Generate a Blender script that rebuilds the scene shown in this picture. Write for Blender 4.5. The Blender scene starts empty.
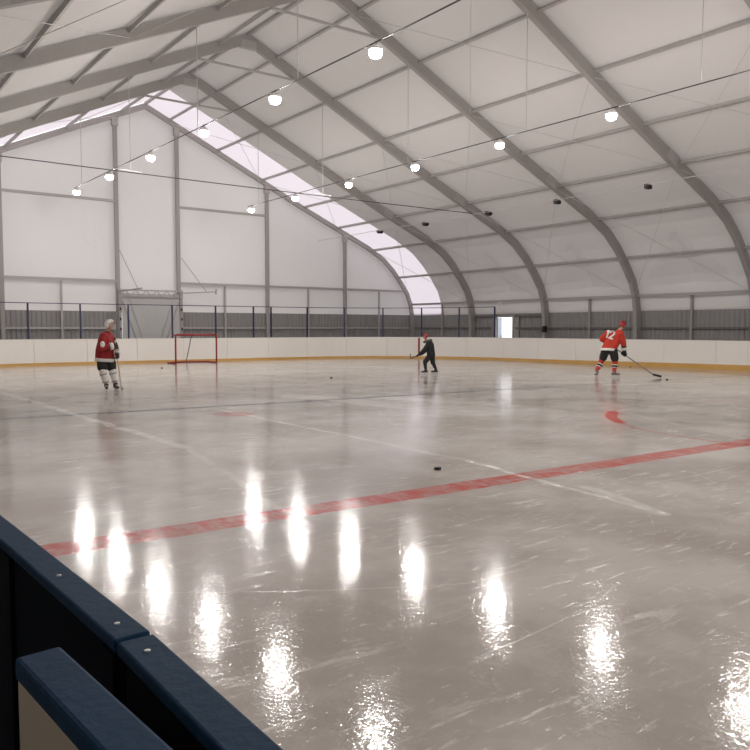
import bpy, bmesh, math, random
from mathutils import Vector as V, Matrix
from mathutils.bvhtree import BVHTree
random.seed(7)
S = bpy.context.scene
COL = S.collection
PI = math.pi

# ------------------------------------------------------------------ render look
S.view_settings.view_transform = 'Standard'
S.view_settings.look = 'None'
S.view_settings.exposure = 0.3
S.view_settings.gamma = 1.0
S.view_settings.use_curve_mapping = False

# ------------------------------------------------------------------ materials
def mat(name, col, rough=.6, metal=0., bump=0., bscale=8., var=0., vscale=3., spec=.5, coat=0., stretch=None):
    m = bpy.data.materials.new(name); m.use_nodes = True
    nt = m.node_tree; b = nt.nodes['Principled BSDF']
    b.inputs['Base Color'].default_value = (*col, 1)
    b.inputs['Roughness'].default_value = rough
    b.inputs['Metallic'].default_value = metal
    b.inputs['Specular IOR Level'].default_value = spec
    b.inputs['Coat Weight'].default_value = coat
    tc = nt.nodes.new('ShaderNodeTexCoord'); mp = nt.nodes.new('ShaderNodeMapping')
    nt.links.new(tc.outputs['Object'], mp.inputs['Vector'])
    if stretch: mp.inputs['Scale'].default_value = stretch
    n = nt.nodes.new('ShaderNodeTexNoise'); n.inputs['Scale'].default_value = vscale; n.inputs['Detail'].default_value = 4
    nt.links.new(mp.outputs[0], n.inputs['Vector'])
    mx = nt.nodes.new('ShaderNodeMix'); mx.data_type = 'RGBA'
    v = max(var, .04)
    mx.inputs['A'].default_value = (*[c * (1 - v) for c in col], 1)
    mx.inputs['B'].default_value = (*[min(1, c * (1 + v)) for c in col], 1)
    nt.links.new(n.outputs['Fac'], mx.inputs['Factor']); nt.links.new(mx.outputs['Result'], b.inputs['Base Color'])
    if bump:
        n2 = nt.nodes.new('ShaderNodeTexNoise'); n2.inputs['Scale'].default_value = bscale; n2.inputs['Detail'].default_value = 3
        nt.links.new(mp.outputs[0], n2.inputs['Vector'])
        bp = nt.nodes.new('ShaderNodeBump'); bp.inputs['Strength'].default_value = bump; bp.inputs['Distance'].default_value = .05
        nt.links.new(n2.outputs['Fac'], bp.inputs['Height']); nt.links.new(bp.outputs[0], b.inputs['Normal'])
    return m

def fabric(name, col, trans, tcol, bump=.35, bscale=1.1):
    """coated tarpaulin: mostly diffuse with some daylight coming through"""
    m = bpy.data.materials.new(name); m.use_nodes = True
    nt = m.node_tree; nt.nodes.remove(nt.nodes['Principled BSDF']); out = nt.nodes['Material Output']
    d = nt.nodes.new('ShaderNodeBsdfDiffuse'); t = nt.nodes.new('ShaderNodeBsdfTranslucent'); x = nt.nodes.new('ShaderNodeMixShader')
    tc = nt.nodes.new('ShaderNodeTexCoord')
    n = nt.nodes.new('ShaderNodeTexNoise'); n.inputs['Scale'].default_value = .35; n.inputs['Detail'].default_value = 5
    nt.links.new(tc.outputs['Object'], n.inputs['Vector'])
    mx = nt.nodes.new('ShaderNodeMix'); mx.data_type = 'RGBA'
    mx.inputs['A'].default_value = (*[c * .94 for c in col], 1); mx.inputs['B'].default_value = (*[min(1, c * 1.05) for c in col], 1)
    nt.links.new(n.outputs['Fac'], mx.inputs['Factor']); nt.links.new(mx.outputs['Result'], d.inputs['Color'])
    t.inputs['Color'].default_value = (*tcol, 1)
    n2 = nt.nodes.new('ShaderNodeTexNoise'); n2.inputs['Scale'].default_value = bscale; n2.inputs['Detail'].default_value = 3; n2.inputs['Distortion'].default_value = .8
    nt.links.new(tc.outputs['Object'], n2.inputs['Vector'])
    bp = nt.nodes.new('ShaderNodeBump'); bp.inputs['Strength'].default_value = bump; bp.inputs['Distance'].default_value = .08
    nt.links.new(n2.outputs['Fac'], bp.inputs['Height']); nt.links.new(bp.outputs[0], d.inputs['Normal'])
    x.inputs[0].default_value = trans
    nt.links.new(d.outputs[0], x.inputs[1]); nt.links.new(t.outputs[0], x.inputs[2]); nt.links.new(x.outputs[0], out.inputs['Surface'])
    return m

def emis(name, col, s):
    m = bpy.data.materials.new(name); m.use_nodes = True
    b = m.node_tree.nodes['Principled BSDF']
    b.inputs['Base Color'].default_value = (*col, 1)
    b.inputs['Emission Color'].default_value = (*col, 1); b.inputs['Emission Strength'].default_value = s
    return m

M = dict(
    roof=fabric('roof_tarpaulin', (.66, .63, .61), .10, (.60, .56, .54)),
    strip=fabric('clear_tarpaulin', (.80, .76, .76), .62, (.80, .71, .73), .15),
    gable=fabric('gable_tarpaulin', (.76, .74, .72), .12, (.66, .62, .62), .3, .8),
    steel=mat('grey_painted_steel', (.34, .315, .30), .6, 0, var=.05),
    dsteel=mat('dark_steel', (.15, .14, .135), .6),
    galv=mat('galvanised_steel', (.40, .375, .36), .55, .0, var=.08),
    white_metal=mat('white_metal', (.75, .73, .70), .4),
    cable=mat('steel_cable', (.52, .50, .48), .5, .1),
    darkcable=mat('dark_cable', (.06, .055, .055), .6),
    clad=mat('grey_cladding', (.27, .26, .255), .6, 0, var=.06),
    board=mat('white_board_plastic', (.86, .82, .77), .45, var=.05, vscale=.6),
    kick=mat('yellow_kick_plate', (.62, .36, .10), .5, var=.15, vscale=2),
    cream=mat('cream_board_plastic', (.50, .44, .33), .55, var=.1, vscale=5),
    blue=mat('blue_cap_plastic', (.008, .036, .082), .6, bump=.05, bscale=60, var=.18, vscale=14, spec=.14),
    navy=mat('navy_post_paint', (.016, .018, .07), .4),
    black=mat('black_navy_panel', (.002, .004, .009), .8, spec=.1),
    redp=mat('red_paint', (.28, .014, .014), .45),
    concrete=mat('concrete', (.22, .21, .20), .85, bump=.1, var=.12),
    snow=mat('outside_snow', (.8, .82, .85), .9, var=.05),
    chrome=mat('bolt_steel', (.6, .6, .6), .3, 1),
    blackp=mat('black_plastic', (.012, .012, .012), .45),
    rubber=mat('puck_rubber', (.012, .011, .011), .55),
    skin=mat('skin', (.50, .27, .19), .6),
    dark=mat('dark_eye', (.02, .015, .012), .3),
    jersey=mat('red_jersey', (.50, .035, .018), .8, bump=.3, bscale=9, var=.12, vscale=7),
    jersey2=mat('deep_red_jersey', (.27, .012, .014), .8, bump=.3, bscale=9, var=.15, vscale=7),
    white=mat('white_cloth', (.72, .69, .66), .8, var=.08),
    pants=mat('black_pants', (.012, .012, .014), .75, bump=.2, var=.2),
    coat=mat('black_coat', (.010, .010, .012), .8, bump=.3, bscale=14, var=.3),
    hood=mat('grey_green_fur', (.07, .075, .06), .95, bump=.5, bscale=40, var=.4, vscale=30),
    redh=mat('red_helmet_shell', (.30, .012, .016), .35),
    whiteh=mat('white_helmet_shell', (.75, .74, .72), .3),
    glove=mat('dark_glove', (.045, .020, .022), .7, var=.3, vscale=15),
    gloveb=mat('black_glove', (.012, .011, .013), .7, var=.3, vscale=15),
    skate=mat('skate_boot', (.035, .032, .032), .45),
    skateg=mat('grey_skate_boot', (.20, .17, .16), .5, var=.3, vscale=12),
    stick=mat('pale_stick', (.55, .50, .42), .5),
    stickd=mat('dark_stick', (.07, .05, .045), .5),
    tape=mat('black_tape', (.03, .012, .012), .8),
    lamp=emis('lamp_lens', (1, .97, .93), 310.),
    doorleaf=mat('pale_blue_door_leaf', (.55, .60, .68), .5),
    sheet=mat('pale_grey_sheet', (.47, .46, .46), .7, bump=.2, bscale=3, var=.06, vscale=1),
)

# ------------------------------------------------------------------ mesh helpers
class MB:
    def __init__(s): s.bm = bmesh.new()
    def box(s, lo, hi, bev=0.):
        c = (V(lo) + V(hi)) / 2; d = V(hi) - V(lo)
        r = bmesh.ops.create_cube(s.bm, size=1., matrix=Matrix.Translation(c) @ Matrix.Diagonal((*d, 1)))
        if bev:
            es = list({e for v in r['verts'] for e in v.link_edges})
            bmesh.ops.bevel(s.bm, geom=es, offset=bev, segments=2, affect='EDGES', profile=.5)
        return s
    def bar(s, a, b, w, h=None, up=(0, 0, 1)):
        """rectangular bar from a to b, w across, h along up"""
        a, b = V(a), V(b); h = h or w; d = (b - a).normalized(); up = V(up)
        if abs(d.dot(up.normalized())) > .98: up = V((1, 0, 0)) if abs(d.x) < .9 else V((0, 1, 0))
        x = d.cross(up).normalized(); y = x.cross(d).normalized()
        vs = [s.bm.verts.new(p + x * i * w / 2 + y * j * h / 2) for p in (a, b) for i, j in ((-1, -1), (1, -1), (1, 1), (-1, 1))]
        for f in ((0, 1, 2, 3), (7, 6, 5, 4), (0, 4, 5, 1), (1, 5, 6, 2), (2, 6, 7, 3), (3, 7, 4, 0)): s.bm.faces.new([vs[i] for i in f])
        return s
    def tube(s, pts, r, n=8, r2=None):
        pts = [V(p) for p in pts]; rings = []; m = len(pts)
        for i, p in enumerate(pts):
            d = (pts[min(i + 1, m - 1)] - pts[max(i - 1, 0)]).normalized()
            u = V((0, 0, 1)) if abs(d.z) < .9 else V((1, 0, 0))
            x = d.cross(u).normalized(); y = d.cross(x)
            rr = r if r2 is None else r + (r2 - r) * i / (m - 1)
            rings.append([s.bm.verts.new(p + (x * math.cos(2 * PI * k / n) + y * math.sin(2 * PI * k / n)) * rr) for k in range(n)])
        for A, B in zip(rings, rings[1:]):
            for k in range(n): s.bm.faces.new((A[k], A[(k + 1) % n], B[(k + 1) % n], B[k]))
        s.bm.faces.new(rings[0][::-1]); s.bm.faces.new(rings[-1]); return s
    def ball(s, c, r, sc=(1, 1, 1), sub=2, rot=None):
        mtx = Matrix.Translation(V(c)) @ (rot.to_4x4() if rot else Matrix.Identity(4)) @ Matrix.Diagonal((r * sc[0], r * sc[1], r * sc[2], 1))
        bmesh.ops.create_icosphere(s.bm, subdivisions=sub, radius=1., matrix=mtx); return s
    def cap(s, a, b, ra, rb=None, sub=2):
        rb = ra if rb is None else rb
        s.ball(a, ra, sub=sub); s.ball(b, rb, sub=sub)
        if (V(b) - V(a)).length > 1e-4: s.tube([a, b], ra, 14, rb)
        return s
    def lathe(s, prof, c=(0, 0, 0), n=20):
        c = V(c); rings = [[s.bm.verts.new(c + V((r * math.cos(2 * PI * k / n), r * math.sin(2 * PI * k / n), z))) for k in range(n)] for r, z in prof]
        for A, B in zip(rings, rings[1:]):
            for k in range(n): s.bm.faces.new((A[k], A[(k + 1) % n], B[(k + 1) % n], B[k]))
        s.bm.faces.new(rings[0][::-1]); s.bm.faces.new(rings[-1]); return s
    def face(s, pts):
        s.bm.faces.new([s.bm.verts.new(V(p)) for p in pts]); return s
    def build(s, name, m, parent=None, smooth=False, normals=True):
        if normals: bmesh.ops.recalc_face_normals(s.bm, faces=s.bm.faces)
        me = bpy.data.meshes.new(name); s.bm.to_mesh(me); s.bm.free()
        me.materials.append(m)
        if smooth:
            for p in me.polygons: p.use_smooth = True
        o = bpy.data.objects.new(name, me); COL.objects.link(o)
        if parent: o.parent = parent
        return o

def tag(o, label, cat, group=None, kind=None):
    o['label'] = label; o['category'] = cat
    if group: o['group'] = group
    if kind: o['kind'] = kind
    return o
def struct(o): o['kind'] = 'structure'; return o
def empty(name, loc, label, cat, group=None, rz=0.):
    o = bpy.data.objects.new(name, None); COL.objects.link(o); o.location = loc; o.rotation_euler = (0, 0, rz)
    o.empty_display_size = .2
    return tag(o, label, cat, group)
def off(o, p):           # world point -> local of an unrotated empty
    return V(p) - V(o.location)
def clone(root, loc, label, group):
    r = root.copy(); COL.objects.link(r); r.location = loc; r['label'] = label; r['group'] = group
    for ch in list(root.children):
        c = ch.copy(); COL.objects.link(c); c.parent = r
        for g in list(ch.children):
            d = g.copy(); COL.objects.link(d); d.parent = c
    return r
ORD = ['first', 'second', 'third', 'fourth', 'fifth', 'sixth', 'seventh', 'eighth', 'ninth', 'tenth', 'eleventh', 'twelfth', 'thirteenth', 'fourteenth']

# ------------------------------------------------------------------ hall geometry
XC = 12.55                       # ridge line
YG = 34.3; YB = -23.7            # far and rear gable
PROF = [(0, 11.52), (1.1, 11.02), (3.45, 9.95), (5.87, 8.83), (8.0, 7.84), (10.6, 6.72), (12.4, 5.95), (13.5, 5.35), (14.2, 4.75),
        (14.8, 4.05), (15.25, 3.45), (15.5, 2.85), (15.62, 2.2), (15.66, 1.2), (15.66, 0)]
def ppoint(dx):                  # point on profile at horizontal distance dx from the ridge
    for (a, za), (b, zb) in zip(PROF, PROF[1:]):
        if a <= dx <= b and b > a: return V((dx, 0, za + (zb - za) * (dx - a) / (b - a)))
    return V((PROF[-1][0], 0, 0))
def pnormal(i):
    a = V(PROF[max(i - 1, 0)]); b = V(PROF[min(i + 1, len(PROF) - 1)]); d = (b - a).normalized()
    if i == 0: return V((0, 1))
    return V((-d.y, d.x)) if True else d
def poff(i, o):                  # profile vertex i moved outward by o
    n = pnormal(i); p = V(PROF[i]); return V((p.x + n.x * o, p.y + n.y * o))
def nrm(dx):
    p = ppoint(dx - .05); q = ppoint(dx + .05); d = (q - p).normalized(); n = V((-d.z, 0, d.x)); return n

def rib(mb, side, y, w, i_off, o_off):
    """one rafter and leg as a swept box section"""
    rings = []
    for i in range(len(PROF)):
        a = poff(i, i_off); b = poff(i, o_off)
        if i == 0: a = V((0, PROF[0][1] + i_off * 1.05)); b = V((0, PROF[0][1] + o_off * 1.05))
        rings.append([mb.bm.verts.new((XC + side * p.x, y + s * w / 2, max(0, p.y))) for p, s in ((a, -1), (a, 1), (b, 1), (b, -1))])
    for A, B in zip(rings, rings[1:]):
        for k in range(4): mb.bm.faces.new((A[k], A[(k + 1) % 4], B[(k + 1) % 4], B[k]))
    mb.bm.faces.new(rings[0]); mb.bm.faces.new(rings[-1])

arches = [YG] + [29.3 - 5 * k for k in range(7)]       # 34.3, 29.3 ... -0.7
for k, y in enumerate(arches):
    gab = k == 0
    lab = ('slim grey steel arch framing the far gable wall beside the bright translucent strip' if gab else
           'grey steel roof arch, %s one in from the far gable wall' % ORD[k - 1])
    if k == 6: lab = 'grey steel roof arch running overhead across the top left of the photo'
    if k == 7: lab = 'grey steel roof arch nearest the blue capped boards at the camera'
    A = empty('roof_arch', (XC, y, 0), lab, 'roof arch', 'steel roof arches')
    w, di, do = (.12, -.13, .10) if gab else (.17, -.19, .14)
    for s in (1, -1):
        mb = MB(); rib(mb, s, 0, w, di, do)
        o = mb.build('rafter', M['steel'], A); o.location.x = -XC
        bp = MB().box((s * 15.66 - .3, -.2, 0), (s * 15.66 + .3, .2, .03)).build('base_plate', M['galv'], A)
        for yy in (-.13, .13):
            MB().lathe([(.02, .03), (.02, .07)], (s * 15.66 + .24 * -s, yy, 0), 8).build('anchor_bolt', M['galv'], bp)
        if not gab:
            q = ppoint(9.95); n = nrm(9.95)
            # splice sleeve where the rafter turns down towards the eave
            a = V((s * q.x, 0, q.z)); d = (ppoint(10.3) - ppoint(9.6)).normalized(); d = V((d.x * s, 0, d.z))
            MB().bar(a - d * .28, a + d * .28, w + .03, .37, (s * n.x, 0, n.z)).build('splice_sleeve', M['galv'], A)
    if not gab:
        z = 10.45
        MB().bar((-1.85, 0, z), (1.85, 0, z), .07, .07).build('collar_tie', M['galv'], A)
        MB().box((-.3, -.1, 11.15), (.3, .1, 11.42), .02).build('ridge_plate', M['galv'], A)

# purlins: one row each side of the ridge per dx
PUR = [(1.1, 'just below the ridge'), (3.45, 'second row down from the ridge'), (5.87, 'third row down from the ridge'),
       (8.3, 'fourth row down from the ridge'), (10.4, 'fifth row down from the ridge'), (12.75, 'sixth row down, where the roof curves'),
       (14.55, 'seventh row down, above the eave'), (15.5, 'at the eave above the grey cladding')]
YP0 = -5.
for dx, where in PUR:
    for s, sn in ((1, 'right'), (-1, 'left')):
        p = ppoint(dx); n = nrm(dx) if dx < 15.5 else V((1, 0, 0.1)).normalized()
        c = V((XC + s * (p.x + n.x * .06), 0, p.z + n.z * .06))
        P_ = empty('purlin', (c.x, YP0, c.z), 'grey purlin on the %s slope, %s' % (sn, where), 'purlin', 'roof purlins')
        hh = .10 if dx < 15.5 else .13
        MB().bar((0, 0, 0), (0, YG - YP0, 0), .08 if dx < 15.5 else .11, hh, (s * n.x, 0, n.z)).build('rail', M['galv'], P_)
        for ya in arches[1:6]:
            MB().bar((0, ya + 2.15 - YP0, 0), (0, ya + 2.3 - YP0, 0), .09, hh + .01, (s * n.x, 0, n.z)).build('joint_clip', M['galv'], P_)
# ridge purlin
o = MB().bar((XC, YP0, 11.62), (XC, YG, 11.62), .1, .1).build('purlin', M['galv'])
tag(o, 'grey ridge purlin joining the peaks of all the roof arches', 'purlin', 'roof purlins')

# roof fabric, one bay at a time, rows at the purlins, the lowest sloping field folded to a point
rows = sorted(set([p[0] for p in PROF if p[0] < 15.6] + [13.85, 14.5, 15.03, 15.38, 15.62]))
def prow(dx, o):
    if dx >= 15.62: return V((15.62 + o, 2.22))
    p = ppoint(dx); n = nrm(dx) if dx > 0 else V((0, 0, 1)); return V((p.x + n.x * o, p.z + n.z * o))
def roof(name, m, y0, y1, fold=True):
    for s in (1, -1):
        mb = MB()
        bays = [(y0, y1)] if not fold else [(YG - 2.45 - 2.55, YG - 2.45)] + [(29.3 - 5 * (k + 1), 29.3 - 5 * k) for k in range(11)]
        for b0, b1 in bays:
            b0 = max(b0, y0)
            nY = 16; grid = []
            for dx in rows:
                r = []
                for j in range(nY + 1):
                    t = j / nY; q = prow(dx, .18 if 0 < dx else .20)
                    bow = .0
                    # cloth sags a little between the arches
                    u = math.sin(PI * t)
                    q = q - V((nrm(dx).x, nrm(dx).z)) * .05 * u if 0 < dx < 15.6 else q
                    r.append(mb.bm.verts.new((XC + s * q.x, b0 + (b1 - b0) * t, q.y)))
                grid.append(r)
            for i in range(len(rows) - 1):
                for j in range(nY): mb.bm.faces.new((grid[i][j], grid[i + 1][j], grid[i + 1][j + 1], grid[i][j + 1]))
            if fold:   # tension folds: a triangle with its base on the eave pushed outwards
                for i, dx in enumerate(rows):
                    if 13.6 <= dx < 15.62:
                        zf_ = (ppoint(dx).z - 2.85) / (5.1 - 2.85)
                        for j in range(nY + 1):
                            f = max(0, (1 - zf_) - abs(j / nY - .5) * 2) * (1 if dx < 15.4 else .55)
                            v = grid[i][j]; n = nrm(dx); v.co += V((s * n.x, 0, n.z)) * .48 * f
        struct(mb.build(name, m, normals=False))
roof('ceiling', M['roof'], YB, YG - 2.45)
roof('ceiling_strip', M['strip'], YG - 2.45, YG + .2, False)
# hem webbing across the bright strip
# ------------------------------------------------------------------ gable walls
def gable(name, y, m, z0=2.2, gap=None):
    mb = MB(); pts = []
    for s in (-1, 1):
        idx = range(len(PROF)) if s == 1 else range(len(PROF) - 1, 0, -1)
        for i in idx:
            if PROF[i][1] <= z0: continue
            p = poff(i, .15); pts.append((XC + s * p.x, y, p.y if i else 11.7))
    pts = [(XC - 15.8, y, z0)] + pts + [(XC + 15.8, y, z0)]
    # vertical strips so the sheet can carry folds
    mb.face(pts); struct(mb.build(name, m))
gable('wall_far', YG + .22, M['gable'], 2.2)
gable('wall_rear', YB, M['gable'], 0.)
def clad(name, p0, p1, z0, z1, nout):
    """corrugated steel sheet between two ground points"""
    p0, p1, nout = V(p0), V(p1), V(nout); L = (p1 - p0).length; d = (p1 - p0) / L; mb = MB(); pitch = .2; prev = None
    n = int(L / pitch); pts = []
    for i in range(n):
        a = i * pitch
        for q, o in ((0, 0), (.07, 0), (.1, .035), (.17, .035)): pts.append(p0 + d * min(L, a + q) + nout * o)
    pts.append(p1)
    for p in pts:
        lo = mb.bm.verts.new((p.x, p.y, z0)); hi = mb.bm.verts.new((p.x, p.y, z1))
        if prev: mb.bm.faces.new((prev[0], lo, hi, prev[1]))
        prev = (lo, hi)
    return struct(mb.build(name, M['clad'], normals=False))
clad('wall_far', (XC - 15.7, YG + .18, 0), (11.1, YG + .18, 0), 0, 2.25, (0, -1, 0))
clad('wall_far', (14.05, YG + .18, 0), (XC + 15.75, YG + .18, 0), 0, 2.25, (0, -1, 0))
XR = XC + 15.86
DY0, DY1 = 26.55, 27.75            # the open door
clad('wall_right', (XR, DY1 + .07, 0), (XR, YG + .15, 0), 0, 2.3, (-1, 0, 0))
clad('wall_right', (XR, YB, 0), (XR, DY0 - .07, 0), 0, 2.3, (-1, 0, 0))
struct(MB().box((XR - .02, DY0 - .1, 2.06), (XR + .02, DY1 + .1, 2.3)).build('wall_right', M['clad']))
clad('wall_left', (XC - 15.86, YB, 0), (XC - 15.86, YG + .15, 0), 0, 2.3, (1, 0, 0))
# columns and girts of the far gable
colx = [(1.65, 'near its left corner'), (6.4, 'at the left edge of the photo'), (11.15, 'left of the middle opening'),
        (14.0, 'right of the middle opening'), (18.7, 'second to the right of the opening'), (23.45, 'nearest the right corner')]
for x, wh in colx:
    dx = abs(x - XC); z = ppoint(dx).z
    C_ = empty('gable_column', (x, YG + .02, 0), 'tall grey column of the far gable wall, ' + wh, 'column', 'far gable columns')
    MB().box((-.085, -.07, 0), (.085, .07, z), .01).build('shaft', M['steel'], C_)
    MB().box((-.15, -.12, 0), (.15, .12, .02)).build('base_plate', M['galv'], C_)
    MB().box((-.13, -.09, z - .45), (.13, .09, z - .1)).build('head_bracket', M['galv'], C_)
for (a, b, z, wh) in [(1.74, 6.31, 7.13, 'high above the left corner'), (6.49, 11.06, 7.13, 'high between the two left columns'), (14.09, 18.61, 7.13, 'high up right of the middle opening'),
                      (-2.0, 1.56, 3.6, 'low in the far left corner'), (1.74, 6.31, 3.6, 'low beyond the left edge of the photo'), (6.49, 11.06, 3.6, 'low on the left side of the photo'),
                      (14.09, 18.61, 3.6, 'low above the hockey goal'), (18.79, 23.36, 3.6, 'low between the two right columns'), (23.54, 27.5, 3.6, 'low beside the curved foot of the gable arch')]:
    o = MB().bar((a, YG - .0, z), (b, YG - .0, z), .08, .11).build('gable_girt', M['galv'])
    tag(o, 'grey girt on the far gable, ' + wh, 'girt', 'far gable girts')
for (a, b, wh) in [(-2.95, 1.56, 'far left corner'), (1.74, 6.31, 'panel beyond the left edge'), (6.49, 11.06, 'panel left of the middle opening'),
                   (14.09, 18.61, 'panel behind the hockey goal'), (18.79, 23.36, 'panel between the two right columns'), (23.54, 27.95, 'panel in the right corner')]:
    o = MB().bar((a, YG + .04, 1.5), (b, YG + .04, 1.5), .05, .09).build('cladding_rail', M['galv'])
    tag(o, 'rail on the far gable cladding, ' + wh, 'rail', 'cladding rails of the far gable')
for x, wh in [(-.7, 'in the far left corner'), (3.95, 'beyond the left edge of the photo'), (8.72, 'left of the skater in the white helmet'), (16.35, 'right above the hockey goal'), (21.1, 'behind the middle of the end boards'), (25.75, 'in the right corner by the bright strip')]:
    o = MB().box((x - .04, YG - .04, 0), (x + .04, YG + .03, 3.53)).build('wall_stud', M['galv'])
    tag(o, 'thin grey stud low on the far gable, ' + wh, 'stud', 'studs of the far gable')
# middle opening: pale sheet, lattice header, posts, V straps, swing booms
G_ = empty('folding_gate', (12.575, YG - .22, 0), 'closed pale grey service gate with lattice header in the middle of the far gable', 'gate')
MB().box((-1.33, .0, 0), (1.33, .03, 3.05)).build('gate_sheet', M['sheet'], G_)
for s in (-1, 1):
    MB().box((s * 1.43 - .06, -.06, 0), (s * 1.43 + .06, .06, 3.25)).build('post', M['steel'], G_)
    for z in (.5, .95, 1.4, 1.85, 2.3): MB().tube([(s * 1.43, -.08, z), (s * 1.43 , -.08, z + .11)], .035, 8).build('hinge', M['blackp'], G_)
hd = MB().bar((-1.5, -.06, 3.2), (1.5, -.06, 3.2), .07).bar((-1.5, -.06, 2.92), (1.5, -.06, 2.92), .05)
for i in range(12):
    x = -1.44 + i * .24; a, b = (3.2, 2.92) if i % 2 else (2.92, 3.2)
    hd.bar((x, -.06, a), (x + .24, -.06, b), .03)
hd.build('lattice_header', M['galv'], G_)
MB().bar((-1.3, -.03, 2.7), (-.42, -.03, .15), .05).bar((1.3, -.03, 2.7), (.42, -.03, .15), .05).bar((-.42, -.03, .45), (.42, -.03, .45), .04)\
    .bar((-1.0, -.05, 2.75), (-.25, -.05, .5), .02).bar((1.0, -.05, 2.75), (.25, -.05, .5), .02).build('brace', M['galv'], G_)
B1 = MB().bar((1.45, -.08, 3.12), (3.05, -.35, 3.22), .06).tube([(3.03, -.35, 3.1), (3.06, -.35, 3.34)], .05, 8).build('swing_boom', M['galv'], G_)
MB().tube([(1.45, -.08, 4.75), (2.6, -.28, 3.2)], .02, 6).build('stay_rod', M['galv'], B1)
B2 = MB().bar((-1.45, -.08, 3.12), (-1.1, -1.9, 3.2), .06).build('swing_boom', M['galv'], G_)
MB().tube([(-1.45, -.08, 5.0), (-1.15, -1.55, 3.2)], .02, 6).build('stay_rod', M['galv'], B2)

# right wall rails, posts, door
for y0, y1, wh in [(29.4, 34.2, 'between the far gable and the first arch'), (DY1 + .35, 29.2, 'between the first arch and the open door'), (24.4, DY0 - .2, 'right of the open door'),
                   (19.4, 24.2, 'left of the player numbered 12'), (14.4, 19.2, 'right of the player numbered 12'), (9.4, 14.2, 'beyond the right edge of the photo')]:
    o = MB().bar((XR - .12, y0, 1.5), (XR - .12, y1, 1.5), .06, .08).build('cladding_rail', M['dsteel'])
    tag(o, 'rail on the right wall cladding, ' + wh, 'rail', 'cladding rails of the right wall')
for y, wh in [(21.85, 'left of the player numbered 12'), (16.9, 'nearest the right edge of the photo'), (31.8, 'under the bright strip'), (11.9, 'just beyond the right edge of the photo')]:
    o = MB().box((XR - .16, y - .05, 0), (XR - .06, y + .05, 2.85)).build('wall_stud', M['steel'])
    tag(o, 'grey stud of the right wall, ' + wh, 'stud', 'studs of the right wall')
for y0, y1, wh in [(27.6, 29.2, 'left of the open door'), (24.4, 26.3, 'right of the open door')]:
    o = MB().bar((XR - .12, y0, 2.1), (XR - .12, y1, 2.1), .08, .1).build('lintel_rail', M['dsteel'])
    tag(o, 'steel rail at door head height, ' + wh, 'rail', 'door head rails')
D_ = bpy.data.objects.new('door_1', None); COL.objects.link(D_); D_.location = (XR - .05, (DY0 + DY1) / 2, 0); struct(D_)
w2 = (DY1 - DY0) / 2
MB().box((-.08, -w2 - .1, 0), (.1, -w2, 2.12)).box((-.08, w2, 0), (.1, w2 + .1, 2.12)).box((-.08, -w2, 2.04), (.1, w2, 2.12)).build('door_frame', M['steel'], D_)
leaf = MB().box((.10, w2 - .05, .02), (.38, w2 - .0, 2.02)).build('door_leaf', M['doorleaf'], D_)
MB().bar((.33, w2 - .08, 1.0), (.33, w2 - .08, 1.18), .025).build('door_handle', M['chrome'], leaf)
MB().box((-.07, -w2 - .42, .02), (-.02, -w2 - .11, 2.04)).build('side_panel', M['steel'], D_)

# loudspeaker on the arch foot
L_ = empty('loudspeaker', (XC + 15.35, 24.12, 1.3), 'small black loudspeaker fixed to the arch foot right of the open door', 'loudspeaker')
MB().box((-.10, -.08, 0), (.10, .08, .30), .015).build('cabinet', M['blackp'], L_)
MB().box((-.12, -.06, .03), (-.10, .06, .27)).build('grille', M['rubber'], L_)
MB().bar((.06, .05, .2), (.3, .12, .2), .04).build('bracket', M['galv'], L_)
rg = MB(); rg.tube([(XC + 15.25, 26.95 + .16 * math.cos(a), 2.55 + .24 * math.sin(a)) for a in [k * PI / 8 for k in range(17)]], .022, 6)
tag(rg.build('cable_coil', M['white_metal'], smooth=True), 'pale coil of cable hanging from the eave rail above the open door', 'cable coil')

# diagonal bracing cables
def brace(y0, y1, dxa, dxb, s, label):
    a = prow(dxa, -.1); b = prow(dxb, -.1)
    x0, x1 = XC + s * a.x, XC + s * b.x
    B = empty('cable_brace', (x0, y0, a.y), label, 'bracing cable', 'crossed bracing cables')
    MB().tube([(0, 0, 0), (x1 - x0, y1 - y0, b.y - a.y)], .009, 5).build('cable', M['cable'], B)
    MB().tube([(0, y1 - y0, 0), (x1 - x0, 0, b.y - a.y)], .009, 5).build('cable', M['cable'], B)
bays = [(29.3, 34.3, 'bay with the bright strip'), (24.3, 29.3, 'second bay from the far gable'), (19.3, 24.3, 'third bay from the far gable'), (14.3, 19.3, 'fourth bay from the far gable'), (9.3, 14.3, 'fifth bay from the far gable')]
for y0, y1, bn in bays:
    for s, sn in ((1, 'right'), (-1, 'left')):
        for a, b, hn in ((1.1, 5.87, 'upper'), (5.87, 10.4, 'middle'), (10.4, 15.5, 'lower')):
            if (s == -1 or hn == 'upper') and y0 not in (29.3, 14.3): continue
            brace(y0, y1, a, b, s, 'crossed thin cables, %s part of %s slope, %s' % (hn, sn, bn))

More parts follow.
